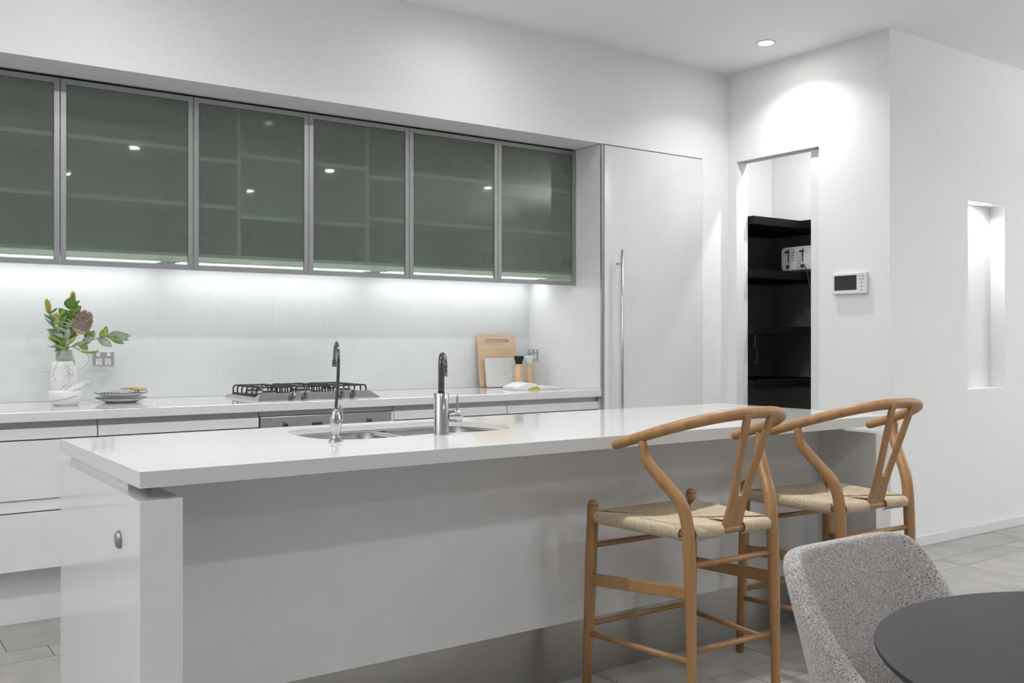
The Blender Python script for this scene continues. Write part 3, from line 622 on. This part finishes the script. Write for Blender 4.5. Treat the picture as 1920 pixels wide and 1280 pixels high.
# ---------------------------------------------------------------- power outlets
def outlet(mat, label, loc):
    t = thing('power_outlet', loc, label, 'outlet')
    def b(name, m_, x0, x1, z0, z1, d0, d1, par=t, bev=.001):
        mm = MB().box(x0, x1, -d1, -d0, z0, z1); mm.xf(Matrix.Translation(loc) @ mat); return mm.build(name, m_, par, bev)
    b('frame', 'white_plastic', -.056, .056, -.038, .038, 0, .006); b('face_plate', 'grey_plastic', -.052, .052, -.034, .034, .006, .008)
    for s in (-1, 1):
        b('rocker_switch', 'white_plastic', s*.025-.009, s*.025+.009, .012, .031, .008, .012)
        so = b('socket', 'white_plastic', s*.022-.014, s*.022+.014, -.030, .002, .008, .0095)
        for dx, dz in ((-.006, -.007), (.006, -.007), (0, -.022)): b('pin_slot', 'rubber', s*.022+dx-.0013, s*.022+dx+.0013, dz-.004, dz+.004, .0094, .0099, so, 0)
outlet(Matrix.Identity(4), 'grey double power outlet on the splashback beside the vase', (1.181, YS, 1.121))
outlet(Matrix.Rotation(-pi/2, 4, 'Z'), 'grey double power outlet on the fridge side panel behind the mills', (NX1-.0005, 5.217, 1.121))

# ================================================================ things on the worktop
vs = thing('vase', (.966, 5.11, CT), 'white terrazzo speckled vase holding native flowers', 'vase')
MB().lathe([(.054, 0), (.057, .01), (.058, .10), (.057, .18), (.052, .196), (.040, .203)], .966, 5.11, 40, CT).build('body', 'terrazzo', vs)
MB().lathe([(.034, .203), (.034, .25), (.036, .258), (.031, .258), (.030, .21)], .966, 5.11, 32, CT).build('neck', 'neck', vs)
mo = thing('mortar', (.940, 4.94, CT), 'white marble mortar bowl in front of the vase', 'mortar')
MB().lathe([(.052, 0), (.062, .012), (.070, .035), (.073, .062), (.071, .066), (.064, .064), (.055, .03), (.02, .018)], .940, 4.94, 40, CT).build('bowl', 'marble', mo)
MB().tube(smooth_path([(.940-.0705, 4.94-.012, CT+.022), (.940-.05, 4.94-.0535, CT+.026), (.940-.01, 4.94-.0722, CT+.034), (.940+.035, 4.94-.0655, CT+.046)], 6), .0018, 6).build('vein', 'vein', mo)
tag(MB().tube([(.930, 4.94, CT+.050), (.975, 4.937, CT+.075), (1.036, 4.934, CT+.107), (1.043, 4.934, CT+.110)], [.012, .0125, .0165, .014], 16, round_end=True).build('pestle', 'marble'), 'white marble pestle resting in the mortar', 'pestle')
pl = None
PX_, PY_ = 1.208, 5.02
for k, (r, z) in enumerate(((.118, 0), (.122, .026))):
    t = thing('plate', (PX_, PY_, CT+z), ('white plate with dark rim at the bottom of the stack', 'white plate with dark rim on top of the stack, holding the checked cloth')[k], 'plate', 'stacked plates')
    MB().lathe([(r*.55, 0), (r*.6, .001), (r*.93, .016), (r, .0225), (r-.003, .024), (r*.9, .018), (r*.55, .006), (.01, .005)], PX_, PY_, 48, CT+z+.0005).build('dish', 'ceramic', t)
    MB().tube([(PX_+r*math.cos(a*pi/24), PY_+r*math.sin(a*pi/24), CT+z+.0235) for a in range(49)], .0018, 6, cap=False).build('rim', 'navy', t)
def cloth(x0, x1, y0, y1, z, rot, label, bulge):
    m = MB(); n = 14
    for L in (0, 1):
        for i in range(n+1):
            for j in range(7):
                u, v_ = i/n, j/6; h = bulge*math.sin(pi*u)*math.sin(pi*v_)**.5+.0016*math.sin(9*u+5*v_)
                m.v.append((x0+(x1-x0)*u, y0+(y1-y0)*v_, (z-.003 if L == 0 else z+h)))
    q = (n+1)*7
    for i in range(n):
        for j in range(6):
            a = i*7+j; m.f += [(a, a+1, a+8, a+7), (q+a, q+a+7, q+a+8, q+a+1)]; m.sm += [True, True]
    for i in range(n): 
        for j in (0, 6): a = i*7+j; f = (a, a+7, q+a+7, q+a); m.f.append(f if j == 0 else f[::-1]); m.sm.append(False)
    for j in range(6):
        for i in (0, n): a = i*7+j; f = (a, q+a, q+a+1, a+1); m.f.append(f if i == 0 else f[::-1]); m.sm.append(False)
    c = Vector(((x0+x1)/2, (y0+y1)/2, 0)); m.xf(Matrix.Translation(c) @ Matrix.Rotation(rot, 4, 'Z') @ Matrix.Translation(-c))
    return tag(m.build('napkin', 'gingham'), label, 'napkin')
cloth(1.11, 1.275, 4.945, 5.01, CT+.0535, .05, 'black and white checked napkin across the top plate', .010)
cloth(1.20, 1.31, 5.03, 5.10, CT+.0535, -.1, 'folded checked cloth behind the wooden spoon', .014)
tag(MB().add([], []).tube([(1.20, 5.00, CT+.068), (1.25, 5.0, CT+.071), (1.29, 4.99, CT+.067), (1.325, 4.985, CT+.060)], [.004, .008, .013, .003], 12).build('wooden_spoon', 'mill_wood'), 'pale wooden spoon lying on the checked cloth', 'spoon')
# flowers
def leaf(m, base_, direc, L, W, nrm=(0, -1, .3), cup=.15):
    d = Vector(direc).normalized(); nn = Vector(nrm); nn = (nn-d*nn.dot(d)).normalized(); s = d.cross(nn); b = Vector(base_); n = 6; o = len(m.v)
    for i in range(n+1):
        t_ = i/n; wd = W*.5*math.sin(pi*min(1, t_*.96+.04))**.8; c = b+d*L*t_-nn*cup*L*t_*t_
        m.v += [tuple(c-s*wd+nn*wd*.25), tuple(c), tuple(c+s*wd+nn*wd*.25)]
    for i in range(n):
        a = o+3*i; m.f += [(a, a+1, a+4, a+3), (a+1, a+2, a+5, a+4)]; m.sm += [True, True]
    return m
def add_leaf(par, mat, *a, **k):
    o = leaf(MB(), *a, **k).build('leaf', mat, par); s = o.modifiers.new('thickness', 'SOLIDIFY'); s.thickness = .0009; return o
VX, VY, VZ = .966, 5.11, CT+.245
def sprig(name, label, cat, path, r=.0022):
    t = thing(name, (VX, VY, CT+.06), label, cat, 'flower stems in the vase')
    P = smooth_path([(VX+(path[0][0]-VX)*.1, VY, CT+.06), (VX+(path[0][0]-VX)*.3, VY-.004, VZ)]+path, 5); MB().tube(P, r, 7).build('stem', 'stem', t); return t
bk = sprig('banksia_stem', 'banksia flower with pinkish brown woolly head above the vase', 'flower', [(.985, 5.03, 1.22), (1.005, 5.01, 1.262)], .004)
bd = Vector((.38, -.18, .9)).normalized(); bc = Vector((1.005, 5.005, 1.250)); q = Vector((0, 0, 1)).rotation_difference(bd).to_matrix().to_4x4()
MB().lathe([(.012, 0), (.030, .006), (.038, .022)], 0, 0, 24).xf(Matrix.Translation(bc) @ q).build('flower_base', 'banksia_tip', bk)
hd = MB()
for k in range(260):
    zz = .02+.092*((k+.5)/260); an = k*2.39996; rr = .037*math.sqrt(max(.02, 1-((zz-.042)/.072)**2)) if zz > .042 else .036
    p = Vector((rr*math.cos(an), rr*math.sin(an), zz)); dd = Vector((math.cos(an), math.sin(an), .3+14*max(0, zz-.05))).normalized()
    hd.tube([p*.9, p+dd*.007], [.0035, .0016], 5)
hd.lathe([(.033, .016), (.036, .03), (.036, .05), (.031, .075), (.020, .098), (.005, .108)], 0, 0, 20)
hd.xf(Matrix.Translation(bc) @ q).build('flower_head', 'banksia', bk)
for a, L in ((2.4, .06), (2.9, .07), (3.4, .065), (2.0, .05), (-.4, .055)):
    add_leaf(bk, 'leaf_grey', bc+Vector((-.005, -.01, .03)), (math.cos(a), -.35, math.sin(a)*.6+.25), L, .014)
for nm, tip, ln_ in (('leucadendron_stem', (.887, 5.03, 1.352), 'yellow-green leucadendron bud leaning away from the outlet'), ('leucadendron_stem', (.997, 5.07, 1.395), 'yellow-green leucadendron bud standing tallest in the vase')):
    mid = ((VX+tip[0])/2-(.015 if tip[0] < VX else -.01), 5.045, 1.26)
    t = sprig(nm, ln_, 'flower', [mid, tip]); dv = (Vector(tip)-Vector(mid)).normalized()
    MB().lathe([(.004, 0), (.011, .014), (.014, .03), (.011, .048), (.003, .062)], 0, 0, 16).xf(Matrix.Translation(tip) @ Vector((0, 0, 1)).rotation_difference(dv).to_matrix().to_4x4()).build('bud', 'bud', t)
    for a in range(5): 
        an = a*1.257; add_leaf(t, 'leaf_lime', Vector(tip)-dv*.004, dv+Vector((math.cos(an)*.28, math.sin(an)*.28, 0)), .058, .016, nrm=(-math.cos(an), -math.sin(an), .2), cup=-.05)
    for a in range(9):
        f = .25+.08*a; p = Vector(mid).lerp(Vector(tip), f) if a > 2 else Vector((VX, VY, VZ)).lerp(Vector(mid), .4+.2*a)
        an = a*2.4; add_leaf(t, 'leaf_lime' if a % 2 else 'leaf', p, (math.cos(an)*.9, -.3*math.sin(an), .75), .045, .012)
t = sprig('gum_branch', 'round leaved green gum sprig at the centre of the vase', 'foliage', [(.965, 5.03, 1.27), (.972, 5.02, 1.36)])
for p, d_, L, W in (((.972, 5.018, 1.365), (.10, -.4, .8), .062, .062), ((.975, 5.02, 1.345), (.75, -.3, .55), .06, .045), ((.965, 5.02, 1.315), (-.6, -.4, .75), .07, .042), ((.965, 5.02, 1.30), (.3, -.5, .6), .06, .045), ((.96, 5.03, 1.27), (-.5, -.4, .6), .06, .04), ((.965, 5.02, 1.28), (-.15, -.6, .55), .055, .045), ((.965, 5.025, 1.24), (.5, -.5, .4), .055, .04)):
    add_leaf(t, 'leaf', p, d_, L, W, nrm=(0, -1, .15))
t = sprig('gum_branch', 'grey-green gum branch reaching out above the outlet', 'foliage', [(1.0, 5.04, 1.19), (1.07, 5.03, 1.215), (1.14, 5.02, 1.235), (1.185, 5.015, 1.235)])
for p, d_, L, W, mt in (((1.05, 5.03, 1.21), (.5, -.3, .8), .065, .040, 'leaf_grey'), ((1.06, 5.03, 1.21), (-.1, -.4, .8), .06, .042, 'leaf'), ((1.03, 5.03, 1.20), (.4, -.3, .3), .06, .035, 'leaf_grey'), ((1.10, 5.02, 1.225), (.7, -.4, -.45), .075, .042, 'leaf_grey'), ((1.11, 5.02, 1.23), (.5, -.3, .7), .055, .036, 'leaf_lime'),
                         ((1.13, 5.02, 1.232), (.1, -.3, .9), .055, .026, 'leaf'), ((1.14, 5.015, 1.232), (1, -.2, .35), .075, .034, 'leaf_grey'), ((1.165, 5.01, 1.235), (1, -.2, .05), .085, .036, 'leaf_grey'), ((1.15, 5.01, 1.23), (.9, -.3, -.4), .075, .03, 'leaf'), ((1.02, 5.03, 1.198), (.3, -.6, -.3), .06, .036, 'leaf'), ((1.17, 5.01, 1.235), (1, -.3, -.25), .075, .024, 'leaf_grey')):
    add_leaf(t, mt, p, d_, L, W, nrm=(0, -1, .2))
t = sprig('catkin_stem', 'grey foliage sprig with a drooping green catkin over the vase rim', 'foliage', [(.985, 5.02, 1.185), (1.02, 5.0, 1.165)])
m = MB()
for k in range(26): 
    x = 1.02+.075*k/25; m.lathe([(.0045, -.0015), (.0066, 0), (.0045, .0015)], 0, 0, 8); nvt = 24
    for i in range(len(m.v)-nvt, len(m.v)): a, b, c = m.v[i]; m.v[i] = (x+c*1.3, 4.99+a, 1.163-.006*math.sin(pi*k/25)+b)
m.build('catkin', 'leaf_lime', t)
for p, d_, L, W in (((.93, 5.03, 1.20), (-.5, -.4, .6), .085, .03), ((.94, 5.02, 1.21), (-.2, -.4, .9), .09, .032), ((.945, 5.02, 1.18), (-.55, -.5, -.2), .06, .022), ((.95, 5.01, 1.2), (.1, -.5, .7), .08, .025), ((.93, 5.03, 1.17), (-.3, -.5, -.7), .055, .018), ((.985, 5.02, 1.19), (.9, -.3, .3), .07, .018), ((.97, 5.01, 1.175), (.2, -.5, -.8), .09, .012)):
    add_leaf(t, 'leaf_grey', p, d_, L, W)
MB().tube(smooth_path([(.985, 5.02, 1.18), (1.045, 5.0, 1.15), (1.05, 5.0, 1.11), (1.015, 4.99, 1.075)], 6), .001, 5).tube(smooth_path([(.93, 5.02, 1.14), (.90, 5.0, 1.075), (.87, 5.0, 1.065), (.845, 5.0, 1.067)], 6), .0008, 5).build('tendril', 'stem', t)

t = sprig('filler_sprig', 'fine lime and grey filler foliage massed low over the vase rim', 'foliage', [(.955, 5.05, 1.20), (.945, 5.03, 1.26)])
rg = random.Random(3)
for k in range(48):
    a = rg.uniform(.15, pi*.98); L = rg.uniform(.05, .10); zz = rg.uniform(1.165, 1.31); sp = .015+.2*(zz-1.165)
    b0 = Vector((.958+rg.uniform(-sp*1.4, sp), 5.03+rg.uniform(-.04, .02), zz))
    add_leaf(t, ('leaf_lime', 'leaf_grey', 'leaf')[k % 3], b0, (math.cos(a)*.8, rg.uniform(-.7, .2), math.sin(a)), L, rg.uniform(.010, .022), nrm=(rg.uniform(-.4, .4), -1, .3))

# chopping boards, mills, book
tl = math.radians(9)
cb = thing('chopping_board', (3.585, 5.20, CT), 'pale wooden chopping board with slot handle leaning on the splashback', 'chopping board')
bm_ = Matrix.Translation((3.585, 5.205, CT+.0035)) @ Matrix.Rotation(math.radians(-4), 4, 'Z') @ Matrix.Rotation(-tl, 4, 'X') @ Matrix.Rotation(pi/2, 4, 'X')
MB().ring(rrect(-.14, .14, 0, .335, .010, 4), rrect(-.092, .092, .283, .307, .011, 5), 0, .018).xf(bm_).build('board', 'board_wood', cb, .002)
sb_ = Matrix.Translation((3.575, 5.155, CT+.003)) @ Matrix.Rotation(math.radians(-4), 4, 'Z') @ Matrix.Rotation(-math.radians(8), 4, 'X') @ Matrix.Rotation(pi/2, 4, 'X')
tag(MB().prism(rrect(-.115, .105, 0, .185, .010, 4), 0, .012).xf(sb_).build('serving_board', 'terrazzo_fine', None, .002), 'small speckled white board leaning on the wooden board', 'chopping board')
def mill(x, y, top, label):
    t = thing('pepper_mill', (x, y, CT), label, 'mill', 'salt and pepper mills')
    MB().lathe([(.030, 0), (.030, .004), (.026, .06), (.0215, .15)], x, y, 28, CT).build('body', 'mill_wood', t)
    MB().lathe([(.0215, .15), (.0225, .152), (.024, .168), (.030, .182), (.0315, .200), (.030, .202)], x, y, 28, CT).build('cap', top, t)
mill(3.655, 5.08, 'rubber', 'wooden pepper mill with black cap beside the speckled board'); mill(3.752, 5.10, 'ceramic', 'wooden salt mill with white cap beside the outlet')
bk = thing('open_book', (3.60, 4.87, CT), 'open cook book lying face up in front of the mills', 'book')
def pages(sgn, name, mat, hmax, L, y0, y1, zb):
    m = MB(); n = 12; top = []
    for i in range(n+1):
        u = i/n; h = hmax*(math.sin(pi*min(1, u*.62+.10))**.8)*(1-.75*u) if sgn < 0 else hmax*(1-.35*u)*min(1, .5+u*6)
        top.append((sgn*L*u, h))
    v = []
    for y in (y0, y1):
        v += [(x, y, zb) for x, h in top]+[(x, y, zb+h+.001) for x, h in top]
    k = n+1; f = []
    for i in range(n):
        f += [(i, i+1, k+i+1, k+i), (2*k+i+1, 2*k+i, 3*k+i, 3*k+i+1), (k+i, k+i+1, 3*k+i+1, 3*k+i), (i+1, i, 2*k+i, 2*k+i+1)]
    f += [(0, k, 3*k, 2*k), (n, 2*k+n, 3*k+n, k+n)]
    if sgn < 0: f = [q[::-1] for q in f]
    return m.add(v, f)
bmat = Matrix.Translation((3.60, 4.87, CT)) @ Matrix.Rotation(math.radians(-10), 4, 'Z')
MB().box(-.16, -.003, -.10, .10, .0004, .003).box(.003, .17, -.10, .10, .0004, .003).xf(bmat).build('cover', 'cover', bk)
pages(-1, 'pages', 'paper', .060, .15, -.097, .097, .003).xf(bmat).build('left_pages', 'paper', bk)
pages(1, 'pages', 'paper', .016, .162, -.097, .097, .003).xf(bmat).build('right_pages', 'paper', bk)
MB().add([(-.075, -.0985, .004), (.012, -.0985, .004), (-.012, -.0985, .024), (-.075, -.0985, .006), (-.075, -.0975, .004), (.012, -.0975, .004), (-.012, -.0975, .024), (-.075, -.0975, .006)], [(0, 1, 2, 3), (7, 6, 5, 4), (0, 4, 5, 1), (1, 5, 6, 2), (2, 6, 7, 3), (3, 7, 4, 0)]).xf(bmat).build('endpaper', 'yellow', bk)
